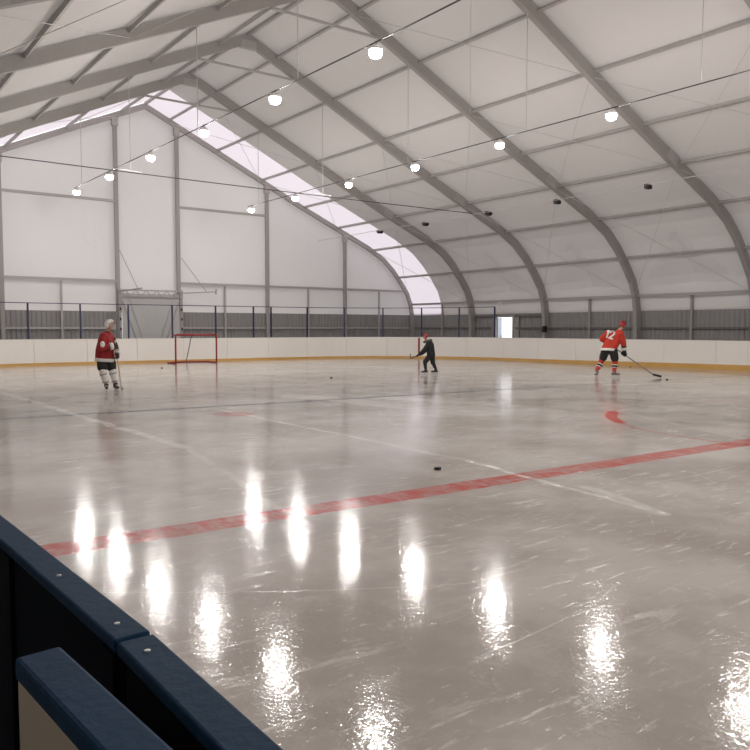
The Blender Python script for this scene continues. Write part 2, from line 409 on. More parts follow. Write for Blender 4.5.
# ------------------------------------------------------------------ lamps and wires
ZW = 6.74
LY = [11.6 + 3.67 * k for k in range(6)]
def make_lamp():
    r = empty('high_bay_lamp', (0, 0, 0), '', 'lamp')
    MB().lathe([(.03, .14), (.05, .135), (.09, .10), (.12, .085), (.135, .06), (.135, .03), (.12, .02)], n=20).build('housing', M['white_metal'], r)
    MB().lathe([(.11, .03), (.125, -.01), (.12, -.05), (.098, -.088), (.055, -.11), (.01, -.116)], n=20).build('lens', M['lamp'], r, True)
    MB().tube([(-.02, 0, .13), (-.02, 0, .20), (.02, 0, .20), (.02, 0, .13)], .008, 6).build('hook', M['galv'], r)
    return r
lamp0 = make_lamp(); first = True
def lampat(x, y, label, group):
    global first
    if first:
        lamp0.location = (x - max(0, y - 11) * (.02 if x < 10 else .008), y, ZW - .125); lamp0['label'] = label; lamp0['group'] = group; first = False; return
    clone(lamp0, (x - max(0, y - 11) * (.02 if x < 10 else .008), y, ZW - .125), label, group)
for x, rn in ((8.64, 'left'), (15.72, 'right')):
    for k, y in enumerate(LY[::-1]):
        lampat(x, y, 'bright round lamp on the %s wire, %s' % (rn, ['one closest to the far gable', 'second from the far gable', 'third from the far gable', 'fourth from the far gable', 'fifth from the far gable', 'nearest and largest seen on it'][k]), 'lit lamps on the two wires')
    for k in range(1, 8):  # lamps added out of view, carrying the rows rearward to light near ice
        y = LY[0] - 3.67 * k
        lampat(x, y, 'unseen lamp on the %s wire, row extended to light near ice, %s behind nearest seen' % (rn, ORD[k - 1]), 'lit lamps on the two wires')
    o = MB().tube([(x, -16, ZW + .05)] + [(x - (y - 11) * (.02 if x < 10 else .008), y, ZW + .05 + .06 * (i % 2) * 0) for i, y in enumerate(LY)] + [(x - 19.2 * (.02 if x < 10 else .008), LY[-1] + .35, ZW + .05)], .014, 6).build('lamp_wire', M['darkcable'])
    tag(o, 'thin dark wire that carries the %s row of lit lamps' % rn, 'wire')
    zt = ppoint(abs(x - XC)).z
    x0 = x
    for k, y in enumerate(arches[1:7]):
        x = x0 - max(0, y - 11) * (.02 if x0 < 10 else .008); o = MB().tube([(x, y, ZW + .05), (x, y, zt - .1)], .011, 6).build('hanger_wire', M['cable'])
        tag(o, 'vertical hanger wire of the %s lamp row, %s from the far gable' % (rn, ORD[k]), 'wire', 'vertical hanger wires')
        if k == 1:
            o = MB().tube([(x - .35, y - .02, 6.49), (x + .35, y - .02, 6.47)], .018, 8).tube([(x, y - .02, 6.5), (x, y - .02, 6.74)], .012, 6).build('wire_spreader', M['white_metal'])
            tag(o, 'white spreader where the %s lamp wire meets the cross wire' % rn, 'spreader', 'white wire spreaders')
pts = []
for i in range(25):
    t = i / 24; pts.append((1.55 + (23.6 - 1.55) * t, 24.28, 6.42 + .05 * (2 * t - 1) ** 2))
tag(MB().tube(pts, .016, 6).build('cross_wire', M['darkcable']), 'long dark wire across the hall under the two lamp wires', 'wire')
# unlit floodlights on the right-hand wire
xf = 21.75; zf = 6.08
tag(MB().tube([(xf, 4, zf + .02), (xf, YG, zf + .02)], .012, 6).build('floodlight_wire', M['cable']), 'thin pale wire below the right slope carrying the dark floodlights', 'wire')
fl = None
for k, y in enumerate([28.9, 25.6, 21.75, 18.3, 14.6]):
    lab = 'small unlit black floodlight on a pale wire, ' + ['farthest, over the bright strip', 'second from the far gable', 'third, beside a roof arch', 'fourth from the far gable', 'nearest to the camera'][k]
    if fl is None:
        fl = empty('floodlight', (xf, y, zf), lab, 'floodlight', 'unlit floodlights on the right hand wire')
        MB().box((-.13, -.07, -.12), (.13, .07, -.02), .012).build('housing', M['blackp'], fl)
        MB().box((-.11, -.055, -.132), (.11, .055, -.12)).build('lens', M['rubber'], fl)
        MB().tube([(-.2, 0, -.07), (-.2, 0, -.01), (0, 0, .03), (.2, 0, -.01), (.2, 0, -.07)], .016, 6).build('bracket', M['blackp'], fl)
    else: clone(fl, (xf, y, zf), lab, 'unlit floodlights on the right hand wire')

# ------------------------------------------------------------------ rink boards
def arc(cx, cy, rx, ry, a0, a1, n=14):
    return [(cx + rx * math.cos(math.radians(a0 + (a1 - a0) * i / n)), cy + ry * math.sin(math.radians(a0 + (a1 - a0) * i / n))) for i in range(n + 1)]
PATH = [(26.1, -14)] + [(26.35, 8.), (26.3, 13.5), (26.12, 20)] + arc(18.8, 24.3, 7.25, 7.45, 0, 90) + [(12., 32.2)] + arc(7.6, 24.2, 7.3, 8.25, 90, 180) + [(.22, 12), (.29, 3.16)]
cum = [0]
for a, b in zip(PATH, PATH[1:]): cum.append(cum[-1] + math.dist(a, b))
def at(s):
    for i in range(len(cum) - 1):
        if s <= cum[i + 1] or i == len(cum) - 2:
            t = (s - cum[i]) / (cum[i + 1] - cum[i]); a, b = V(PATH[i]), V(PATH[i + 1]); p = a + (b - a) * t
            d = (b - a).normalized(); return p, V((-d.y, d.x))     # n points to the ice (path runs anticlockwise)
def strip(mb, s0, s1, o0, o1, z0, z1, step=.35):
    """solid band following the path; o = offset towards the ice"""
    n = max(1, int((s1 - s0) / step)); rings = []
    for i in range(n + 1):
        p, d = at(s0 + (s1 - s0) * i / n)
        rings.append([mb.bm.verts.new((p.x + d.x * o, p.y + d.y * o, z)) for o, z in ((o0, z0), (o1, z0), (o1, z1), (o0, z1))])
    for A, B in zip(rings, rings[1:]):
        for k in range(4): mb.bm.faces.new((A[k], A[(k + 1) % 4], B[(k + 1) % 4], B[k]))
    mb.bm.faces.new(rings[0][::-1]); mb.bm.faces.new(rings[-1])
HB = 1.05
RB = empty('rink_boards', (13.2, 32.1, 0), 'long white rink boards with yellow kick strip around the far side of the ice', 'rink boards')
tot = cum[-1]; npan = int(tot / 2.02)
for i in range(npan):
    mb = MB(); strip(mb, tot * i / npan + .006, tot * (i + 1) / npan - .006, -.05, 0, .02, HB - .025)
    o = mb.build('board_panel', M['board'], RB); o.location = -V(RB.location)
sk = next(q / 10 for q in range(int(tot * 10)) if at(q / 10)[0].y > 26)
mb = MB(); strip(mb, 0, tot, -.02, .018, .0, .5); k_ = len(mb.bm.verts) // 4
mb.bm.verts.ensure_lookup_table()
for i in range(k_):
    f = min(1, max(0, (i / (k_ - 1) * tot - sk + 14) / 14)); zt_ = .20 - .10 * f * f * (3 - 2 * f)
    for j in (2, 3): mb.bm.verts[i * 4 + j].co.z = zt_
o = mb.build('kick_strip', M['kick'], RB); o.location = -V(RB.location)
mb = MB(); strip(mb, 0, tot, -.07, .015, HB - .025, HB); o = mb.build('top_cap', M['board'], RB); o.location = -V(RB.location)
sp = min(range(0, int(tot * 20)), key=lambda q: abs(at(q / 20)[0].y - 29.1) + (0 if at(q / 20)[0].x > 15 else 99)) / 20
mb = MB(); strip(mb, sp - .045, sp + .045, 0, .012, .12, HB - .03); o = mb.build('goal_line_stripe', M['redp'], RB); o.location = -V(RB.location)
o['label'] = 'thin red upright goal line stripe on the white board'

# fence on the end boards
def s_at_x(x): return min(range(0, int(tot * 20)), key=lambda q: abs(at(q / 20)[0].x - x) + (0 if at(q / 20)[0].y > 30.5 else 99)) / 20
F_ = empty('safety_fence', (13.2, 32.2, HB), 'blue post fence with thin top rail standing on the far end boards', 'fence')
FX = [17.55, 16.65, 14.78, 12.83, 10.9, 8.95, 6.97]
s0 = s_at_x(17.55)
posts = [s0 - 1.93 * k for k in range(6, 0, -1)] + [s_at_x(x) for x in FX] + [s_at_x(6.9) + 1.96 * k for k in range(1, 5)]
for s in posts:
    p, d = at(s); q = p - d * .045
    MB().bar((q.x - 13.2, q.y - 32.2, 0), (q.x - 13.2, q.y - 32.2, 1.45), .062, .055, (d.x, d.y, 0)).build('post', M['navy'], F_)
mb = MB(); strip(mb, posts[0], posts[-1], -.06, -.03, HB + 1.43, HB + 1.46)
o = mb.build('top_rail', M['navy'], F_); o.location = -V(F_.location)

# ------------------------------------------------------------------ near boards with blue caps
def nearboard(name, x, y0, y1, ang, label, grp):
    """board seen from behind: dark back, white face, blue cap, bolts; x is the ice side edge of the cap at y0"""
    R_ = empty(name, (x, y0, 0), label, 'rink board', grp, rz=ang)
    L = y1 - y0
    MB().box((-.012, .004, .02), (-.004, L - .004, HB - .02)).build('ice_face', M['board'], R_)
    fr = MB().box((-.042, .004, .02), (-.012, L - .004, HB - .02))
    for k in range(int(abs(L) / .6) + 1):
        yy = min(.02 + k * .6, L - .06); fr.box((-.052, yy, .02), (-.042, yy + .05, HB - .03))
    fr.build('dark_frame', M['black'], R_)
    c = MB().box((-.055, .003, HB - .020), (0, L - .003, HB), .004).build('blue_cap', M['blue'], R_)
    for yy in [.06, .35, .9, 1.5, L - .06]:
        if yy < L - .03: MB().lathe([(.005, HB - .001), (.0045, HB + .0015), (.002, HB + .002)], (-.03, yy, 0), 10).build('bolt', M['chrome'], c)
    return R_
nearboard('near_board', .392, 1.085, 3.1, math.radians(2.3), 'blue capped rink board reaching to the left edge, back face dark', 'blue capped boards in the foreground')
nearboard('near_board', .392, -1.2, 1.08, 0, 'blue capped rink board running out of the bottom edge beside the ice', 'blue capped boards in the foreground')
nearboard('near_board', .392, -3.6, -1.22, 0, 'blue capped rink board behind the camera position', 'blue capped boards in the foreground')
K_ = empty('bench_gate', (.270, 1.115, 0), 'open bench gate with blue cap and cream face at the bottom left corner', 'gate', rz=math.radians(4.6))
MB().box((-.060, -.70, .12), (-.012, -.006, HB - .03), .003).build('cream_panel', M['cream'], K_)
MB().box((-.062, -.705, HB - .032), (0, 0, HB), .006).build('blue_cap', M['blue'], K_)
MB().box((-.0, -.075, .955), (.05, -.005, .975), .005).build('latch', M['galv'], K_)['label'] = 'grey metal latch'
MB().tube([(-.035, -.65, .0), (-.035, -.65, .12)], .018).build('foot', M['black'], K_)
MB().tube([(-.035, -.06, .0), (-.035, -.06, .12)], .018).build('foot', M['black'], K_)

# ------------------------------------------------------------------ ice and floors
class N:   # tiny node expression helper
    nt = None
    def __init__(s, sock): s.s = sock
    @staticmethod
    def op(o, *a, clamp=False):
        n = N.nt.nodes.new('ShaderNodeMath'); n.operation = o; n.use_clamp = clamp
        for i, x in enumerate(a):
            if isinstance(x, N): N.nt.links.new(x.s, n.inputs[i])
            else: n.inputs[i].default_value = x
        return N(n.outputs[0])
    def __add__(s, o): return N.op('ADD', s, o)
    def __radd__(s, o): return N.op('ADD', s, o)
    def __sub__(s, o): return N.op('SUBTRACT', s, o)
    def __rsub__(s, o): return N.op('SUBTRACT', o, s)
    def __mul__(s, o): return N.op('MULTIPLY', s, o)
    def __rmul__(s, o): return N.op('MULTIPLY', s, o)
    def abs(s): return N.op('ABSOLUTE', s)
    def mx(s, o): return N.op('MAXIMUM', s, o)
    def mn(s, o): return N.op('MINIMUM', s, o)
    def ramp(s, a, b):   # smoothstep a->b gives 0->1
        n = N.nt.nodes.new('ShaderNodeMapRange'); n.interpolation_type = 'SMOOTHSTEP'
        N.nt.links.new(s.s, n.inputs['Value']); n.inputs['From Min'].default_value = a; n.inputs['From Max'].default_value = b
        if a > b:
            n.inputs['From Min'].default_value = b; n.inputs['From Max'].default_value = a
            n.inputs['To Min'].default_value = 1; n.inputs['To Max'].default_value = 0
        return N(n.outputs[0])
def noise(vec, scale, detail=3, rough=.5, dist=0., sc=None, rz=0.):
    if sc or rz:
        mp = N.nt.nodes.new('ShaderNodeMapping'); mp.inputs['Scale'].default_value = sc or (1, 1, 1); mp.inputs['Rotation'].default_value = (0, 0, rz)
        N.nt.links.new(vec, mp.inputs['Vector']); vec = mp.outputs[0]
    n = N.nt.nodes.new('ShaderNodeTexNoise'); n.inputs['Scale'].default_value = scale; n.inputs['Detail'].default_value = detail
    n.inputs['Roughness'].default_value = rough; n.inputs['Distortion'].default_value = dist
    N.nt.links.new(vec, n.inputs['Vector']); return N(n.outputs['Fac'])
def make_ice():
    m = bpy.data.materials.new('rink_ice'); m.use_nodes = True; nt = m.node_tree; N.nt = nt
    b = nt.nodes['Principled BSDF']
    tc = nt.nodes.new('ShaderNodeTexCoord'); P = tc.outputs['Object']
    sx = nt.nodes.new('ShaderNodeSeparateXYZ'); nt.links.new(P, sx.inputs[0])
    wob = noise(P, .8, 2) ; wob2 = noise(P, 5., 3)
    X = N(sx.outputs[0]) ; Y = N(sx.outputs[1])
    Xw = X + (wob - .5) * .25 + (wob2 - .5) * .05
    Yw = Y + (wob - .5) * .06 + (wob2 - .5) * .03
    # --- painted marks
    wear = noise(P, 2.2, 5, .65).ramp(.30, .62)
    wearf = noise(P, 9., 4, .7, 0, (1, .35, 1), .5).ramp(.36, .56)
    dl = (Yw - 5.42 + X * .037).abs()
    red = dl.ramp(.185, .145) * (.55 + .45 * wear) * (.6 + .4 * wearf)
    def circ(cx, cy, r, w):
        dx = Xw - cx; dy = Yw - cy
        return (N.op('SQRT', dx * dx + dy * dy) - r).abs().ramp(w + .03, w)
    def disc(cx, cy, r):
        dx = X - cx; dy = Y - cy
        return N.op('SQRT', dx * dx + dy * dy).ramp(r + .06, r)
    bold = circ(11.0, 7.9, 0., 1.05) if False else disc(10.75, 8.0, .85)
    cc = circ(13.1, 5.2, 3.55, .035) * .5 * Y.ramp(9.0, 8.2) * (.4 + .6 * wear) + circ(13.1, 5.2, 3.52, .09) * bold * .8
    dots = disc(5.89, 12.09, .33) * .65 + disc(19.9, 12.2, .3) * .3 + disc(5.4, 22.75, .3) * .3 + disc(19.9, 22.6, .3) * .3 + disc(5.89, -1.4, .33) * .6
    farc = circ(5.3, 22.6, 3.6, .03) * .12 + circ(20.4, 13.0, 1.9, .05) * .25
    red = N.op('ADD', red, cc + (dots + farc) * (.55 + .45 * wear), clamp=True)
    bl = (Yw - 13.85 + X * .065).abs().ramp(.15, .11) * (.6 + .3 * wear)
    gl = (Y - 30.5 + X * .03).abs().ramp(.05, .03) * .5
    # --- resurfacer bands and skate tracks
    frost = None
    def seg(x0, y0, x1, y1, w, k, soft=.5):
        L2 = (x1 - x0) ** 2 + (y1 - y0) ** 2
        t = N.op('MULTIPLY', (Xw - x0) * (x1 - x0) + (Yw - y0) * (y1 - y0), 1 / L2, clamp=True)
        dx = Xw - x0 - t * (x1 - x0); dy = Yw - y0 - t * (y1 - y0)
        return N.op('SQRT', dx * dx + dy * dy).ramp(w, w * soft) * k
    patch = noise(P, 3., 5, .7, .5).ramp(.36, .60)
    for a in [(6.0, 13, 5.95, 6.2, .07, .35), (5.9, 6.2, 5.52, 3.5, .055, .65), (5.85, 4.5, 5.50, 3.5, .10, .40), (3.5, 22, 3.65, 14.5, .12, .35), (3.62, 14.5, 3.75, 9, .10, .40), (3.75, 9, 3.0, 5, .05, .25),
              (8.6, 14.5, 9.4, 9.5, .5, .22), (9.9, 13, 10.8, 10.2, .35, .2), (12, 9, 9, 3.0, .08, .15)]:
        f = seg(*a) * (.35 + .65 * patch); frost = f if frost is None else frost.mx(f)
    # fine skate cuts: arcs of large circles broken by noise
    brk = noise(P, 1.3, 3, .6).ramp(.46, .58)
    rnd = random.Random(3)
    cuts = None
    for i in range(11):
        cx, cy = rnd.uniform(-2, 16), rnd.uniform(-3, 16); r = rnd.uniform(2.5, 9)
        dx = X - cx; dy = Y - cy
        c = (N.op('SQRT', dx * dx + dy * dy) - r + (wob - .5) * .06).abs().ramp(.009, .003)
        cuts = c if cuts is None else cuts.mx(c)
    cuts = cuts * brk * .3
    # snow crumbs and chatter marks
    crumbs = noise(P, 17., 4, .7, 0, (.6, 1.6, 1), -.64).ramp(.62, .70) * noise(P, .9, 3, .6).ramp(.42, .60)
    streaks = noise(P, 6., 4, .7, .3, (.45, 2.6, 1), -.64).ramp(.55, .72) * noise(P, .5, 3, .6).ramp(.38, .56)
    streaks2 = noise(P, 5., 4, .7, .3, (2.6, .45, 1), .2).ramp(.62, .74) * noise(P, .6, 3, .6).ramp(.46, .62)
    frost = frost.mx(cuts).mx(crumbs * .6).mx(streaks * .6).mx(streaks2 * .4).mx(noise(P, 3.2, 6, .75, .4, (.5, 1.7, 1), -.64).ramp(.55, .68) * noise(P, .35, 3, .6).ramp(.42, .6) * .45)
    # --- colour
    tone = noise(P, .55, 6, .62)
    def mixc(a, bcol, fac):
        n = nt.nodes.new('ShaderNodeMix'); n.data_type = 'RGBA'
        for k, v in (('A', a), ('B', bcol)):
            if isinstance(v, tuple): n.inputs[k].default_value = (*v, 1)
            else: nt.links.new(v, n.inputs[k])
        nt.links.new(fac.s, n.inputs['Factor']); return n.outputs['Result']
    c = mixc((.395, .352, .318), (.58, .54, .505), tone.ramp(.34, .66))
    c = mixc(c, (.09, .10, .13), bl)
    c = mixc(c, (.52, .06, .045), red)
    c = mixc(c, (.35, .05, .05), gl)
    c = mixc(c, (.86, .83, .80), frost * (1 - red * .6))
    nt.links.new(c, b.inputs['Base Color'])
    # --- gloss
    damp = noise(P, .9, 4, .6).ramp(.35, .65)
    r = .05 + .045 * damp + .30 * frost + .04 * noise(P, 12., 3)
    nt.links.new(r.s, b.inputs['Roughness'])
    b.inputs['IOR'].default_value = 1.33
    h = noise(P, 3.5, 2, .5, .6) * .7 + noise(P, 11., 3, .7, .5) * .60 + noise(P, 34., 2, .6) * .38 + frost * .5 + noise(P, 1.2, 1) * .5
    bp = nt.nodes.new('ShaderNodeBump'); bp.inputs['Strength'].default_value = 1.; bp.inputs['Distance'].default_value = .0020
    nt.links.new(h.s, bp.inputs['Height']); nt.links.new(bp.outputs[0], b.inputs['Normal'])
    return m
ice = make_ice()
struct(MB().face([(XC - 15.9, YB, -.012), (XR, YB, -.012), (XR, YG + .3, -.012), (XC - 15.9, YG + .3, -.012)]).build('floor', M['concrete']))
loop = [(p[0], p[1], 0) for p in PATH] + [(.385, 1.0, 0), (.385, -14, 0)]
struct(MB().face(loop[::-1]).build('floor', ice))
g = MB().face([(-150, -150, -.05), (200, -150, -.05), (200, 200, -.05), (-150, 200, -.05)]).build('ground', M['snow']); struct(g)

# ------------------------------------------------------------------ goal
Q = empty('hockey_goal', (13.12, 30.35, 0), 'red framed hockey goal without a visible net in front of the end boards', 'goal')
w = .915
MB().tube([(-w, 0, 0), (-w, 0, 1.19), (-w + .03, 0, 1.22), (w - .03, 0, 1.22), (w, 0, 1.19), (w, 0, 0)], .035, 10).build('front_frame', M['redp'], Q, True)
MB().tube([(-w, 0, .03), (-w, .9, .03), (-w + .25, 1.1, .03), (w - .25, 1.1, .03), (w, .9, .03), (w, 0, .03)], .03, 8).build('base_frame', M['redp'], Q, True)
MB().tube([(-w, 0, 1.2), (-w + .06, .42, 1.19), (-w + .2, .5, 1.19), (w - .2, .5, 1.19), (w - .06, .42, 1.19), (w, 0, 1.2)], .025, 8).build('top_shelf_frame', M['redp'], Q, True)
MB().tube([(0, .5, 1.18), (0, 1.1, .04)], .018, 8).build('rear_brace', M['stickd'], Q)

# pucks
pk = None
for (x, y, lab) in [(5.30, 6.02, 'black puck alone on the ice just beyond the red line'), (12.55, 19.1, 'black puck lying between the goal and the skater in the black coat'),
                    (19.9, 12.6, 'black puck right of the player numbered 12'), (25.3, 17.6, 'black puck at the yellow kick strip behind the stick of player 12'), (10.55, 27.6, 'tiny black puck on the ice left of the goal')]:
    if pk is None:
        pk = MB().lathe([(.034, 0), (.038, .003), (.038, .022), (.034, .0254)], n=24).build('puck', M['rubber'], None, True)
        tag(pk, lab, 'puck', 'pucks on the ice'); o = pk
    else:
        o = pk.copy(); COL.objects.link(o); o['label'] = lab
    o.location = (x, y, 0.0005)

# ------------------------------------------------------------------ people
YAW = math.radians(-36.6)
def remesh(o, vox=.014, it=4):
    m = o.modifiers.new('r', 'REMESH'); m.mode = 'VOXEL'; m.voxel_size = vox; m.use_smooth_shade = True
    s = o.modifiers.new('s', 'SMOOTH'); s.iterations = it; s.factor = .5
    return o
def chain(mb, pts):   # pts: (x,y,z,r)
    for a, b in zip(pts, pts[1:]): mb.cap(a[:3], b[:3], a[3], b[3])
    return mb
def rotface(d):       # rotation whose -y axis looks along d (horizontal-ish)
    f = V(d).normalized(); x = V((0, 0, 1)).cross(f).normalized(); x = -x; z = f.cross(x) * -1
    if z.z < 0: z = -z
    return Matrix((x, -f, z)).transposed()
def head(mb, root, c, s, d, hairless=True):
    """skull, jaw, nose and ears added to the body mesh; eyes, brows and mouth as small parts"""
    R = rotface(d); c = V(c)
    def q(p): return c + R @ (V(p) * s)
    mb.ball(c, s, (.072, .088, .105), rot=R, sub=3)
    mb.ball(q((0, -.025, -.055)), s, (.052, .06, .055), rot=R)
    mb.ball(q((0, -.095, -.02)), s * .016, rot=R, sc=(.8, 1., 1.3))
    mb.ball(q((0, -.088, .0)), s * .011, rot=R)
    for e in (-1, 1): mb.ball(q((e * .074, .01, -.01)), s * .022, (.4, .8, 1.2), rot=R)
    def feats(body):
        for e in (-1, 1):
            MB().ball(q((e * .028, -.079, .008)), s * .011, rot=R).build('eye', M['dark'], body, True)
        MB().ball(q((0, -.084, -.058)), s, (.022, .006, .006), rot=R).build('mouth', M['redp'], body, True)
    return q, R, feats
def helmet(body, q, R, s, m, cage=True):
    mb = MB(); bmesh.ops.create_uvsphere(mb.bm, u_segments=24, v_segments=16, radius=1.)
    for v in list(mb.bm.verts):
        x, y, z = v.co
    bmesh.ops.bisect_plane(mb.bm, geom=mb.bm.verts[:] + mb.bm.edges[:] + mb.bm.faces[:], plane_co=(0, -.2, .18), plane_no=(0, -.62, -.78), clear_outer=True)
    for v in mb.bm.verts: v.co = q((v.co.x * .098, v.co.y * .118 + .004, v.co.z * .125 + .012))
    # ridges and ear guards
    for e in (-1, 1):
        mb.ball(q((e * .088, .012, -.02)), s, (.014, .035, .045), rot=R)
        mb.tube([q((e * .035, -.085, .105)), q((e * .038, 0, .142)), q((e * .035, .085, .112))], .008 * s, 6)
    h = mb.build('helmet', m, body, True); so = h.modifiers.new('t', 'SOLIDIFY'); so.thickness = .008
    mb = MB(); mb.tube([q((.07, .01, -.06)), q((.035, -.05, -.115)), q((0, -.065, -.122)), q((-.035, -.05, -.115)), q((-.07, .01, -.06))], .004 * s, 6); mb.build('chin_strap', M['blackp'], h)
    if cage:
        mb = MB()
        for zz in (-.09, -.055, -.02, .015):
            mb.tube([q((.095 * math.cos(a), .0 - .135 * math.sin(a), zz)) for a in [PI * k / 8 for k in range(9)]], .003 * s, 5)
        for xx in (-.05, -.02, .02, .05):
            mb.tube([q((xx, -.12 - .01 * (1 - abs(xx) * 10), zz)) for zz in (-.1, -.04, .03)], .003 * s, 5)
        mb.build('face_cage', M['chrome'], h)
def glove(body, h, wrist, sd, m, s=1., cuff=None):
    """padded glove closed round a stick running along sd through h; four finger rolls and a thumb"""
    h = V(h); sd = V(sd).normalized(); back = (V(wrist) - h); back = (back - sd * back.dot(sd)).normalized(); side = sd.cross(back)
    mb = MB()
    mb.cap(h + back * .03 * s - sd * .035 * s, h + back * .03 * s + sd * .035 * s, .034 * s, .034 * s)
    mb.cap(h + back * .055 * s, V(wrist), .042 * s, .048 * s)
    for i, rr in enumerate((.95, 1.05, 1., .85)):
        o = h + sd * (.045 - .03 * i) * s; R = .028 * s * rr; pts = []
        for a in (20, 80, 150, 215): pts.append(o + (side * math.sin(math.radians(a)) + back * math.cos(math.radians(a))) * R * 1.15)
        for a, b in zip(pts, pts[1:]): mb.cap(a, b, .0145 * s, .0135 * s, 1)
    t0 = h + back * .045 * s + sd * .05 * s
    mb.cap(t0, t0 - side * .035 * s - back * .03 * s, .018 * s, .016 * s, 1); mb.cap(t0 - side * .035 * s - back * .03 * s, h - side * .02 * s - back * .03 * s + sd * .05 * s, .016 * s, .014 * s, 1)
    remesh(mb.build('glove', m, body), .007 * s, 2)
    w = V(wrist); d = (w - h).normalized()
    g = MB().tube([w - d * .03 * s, w + d * .045 * s], .048 * s, 14, .056 * s).build('glove_cuff', cuff or m, body, True)
def skate(body, ankle, toe, m, s=1., lift=0.):
    """boot with tongue, holder and steel runner; ankle (x,y), toe direction; runner on the ice"""
    a = V((ankle[0], ankle[1], 0)); d = V((toe[0], toe[1], 0)).normalized(); z0 = .055 * s + lift
    def p(f, z): return a + d * f * s + V((0, 0, z * s + lift))
    mb = MB()
    mb.cap(p(-.05, .10), p(.16, .088), .042 * s, .036 * s); mb.cap(p(-.04, .10), V((ankle[0], ankle[1], ankle[2])), .046 * s, .056 * s)
    mb.cap(p(.02, .12), V(ankle) + d * .03 * s, .04 * s, .045 * s)
    b = remesh(mb.build('skate', m, body), .011, 2)
    h = MB(); h.bar(p(-.07, .045), p(.19, .042), .022 * s, .03 * s); h.bar(p(-.06, .03), p(-.02, .03), .018 * s, .04 * s); h.bar(p(.1, .03), p(.16, .03), .018 * s, .04 * s)
    h.build('blade_holder', M['white_metal'], b)
    MB().bar(p(-.09, .0125), p(.21, .0125), .005 * s, .025 * s).build('runner', M['chrome'], b)
    l = MB()
    for k in range(4): l.tube([p(.03 + .03 * k, .165 - .018 * k) + V((-d.y, d.x, 0)) * .03 * s, p(.045 + .03 * k, .165 - .018 * k) - V((-d.y, d.x, 0)) * .03 * s], .004, 5)
    l.build('laces', M['white'], b)
def stick(name, world_root, a, b, bl, label, m, mb_):
    """shaft from a to b (local to the player's frame), blade from b to bl"""
    o = empty(name, world_root.location, label, 'hockey stick', 'hockey sticks', rz=world_root.rotation_euler.z)
    MB().bar(a, b, .022, .03).build('shaft', m, o)
    bb = MB(); b_, e = V(b), V(bl); mid = (b_ + e) / 2 + V((0, 0, .0))
    bb.bar(b_, mid, .014, .065).bar(mid, e + V((0, 0, .004)), .014, .07)
    bb.build('blade', mb_, o)
    d = (V(b) - V(a)).normalized()
    MB().tube([V(a) - d * .02, V(a) + d * .03], .02, 8).build('butt_end', M['tape'], o)
    return o

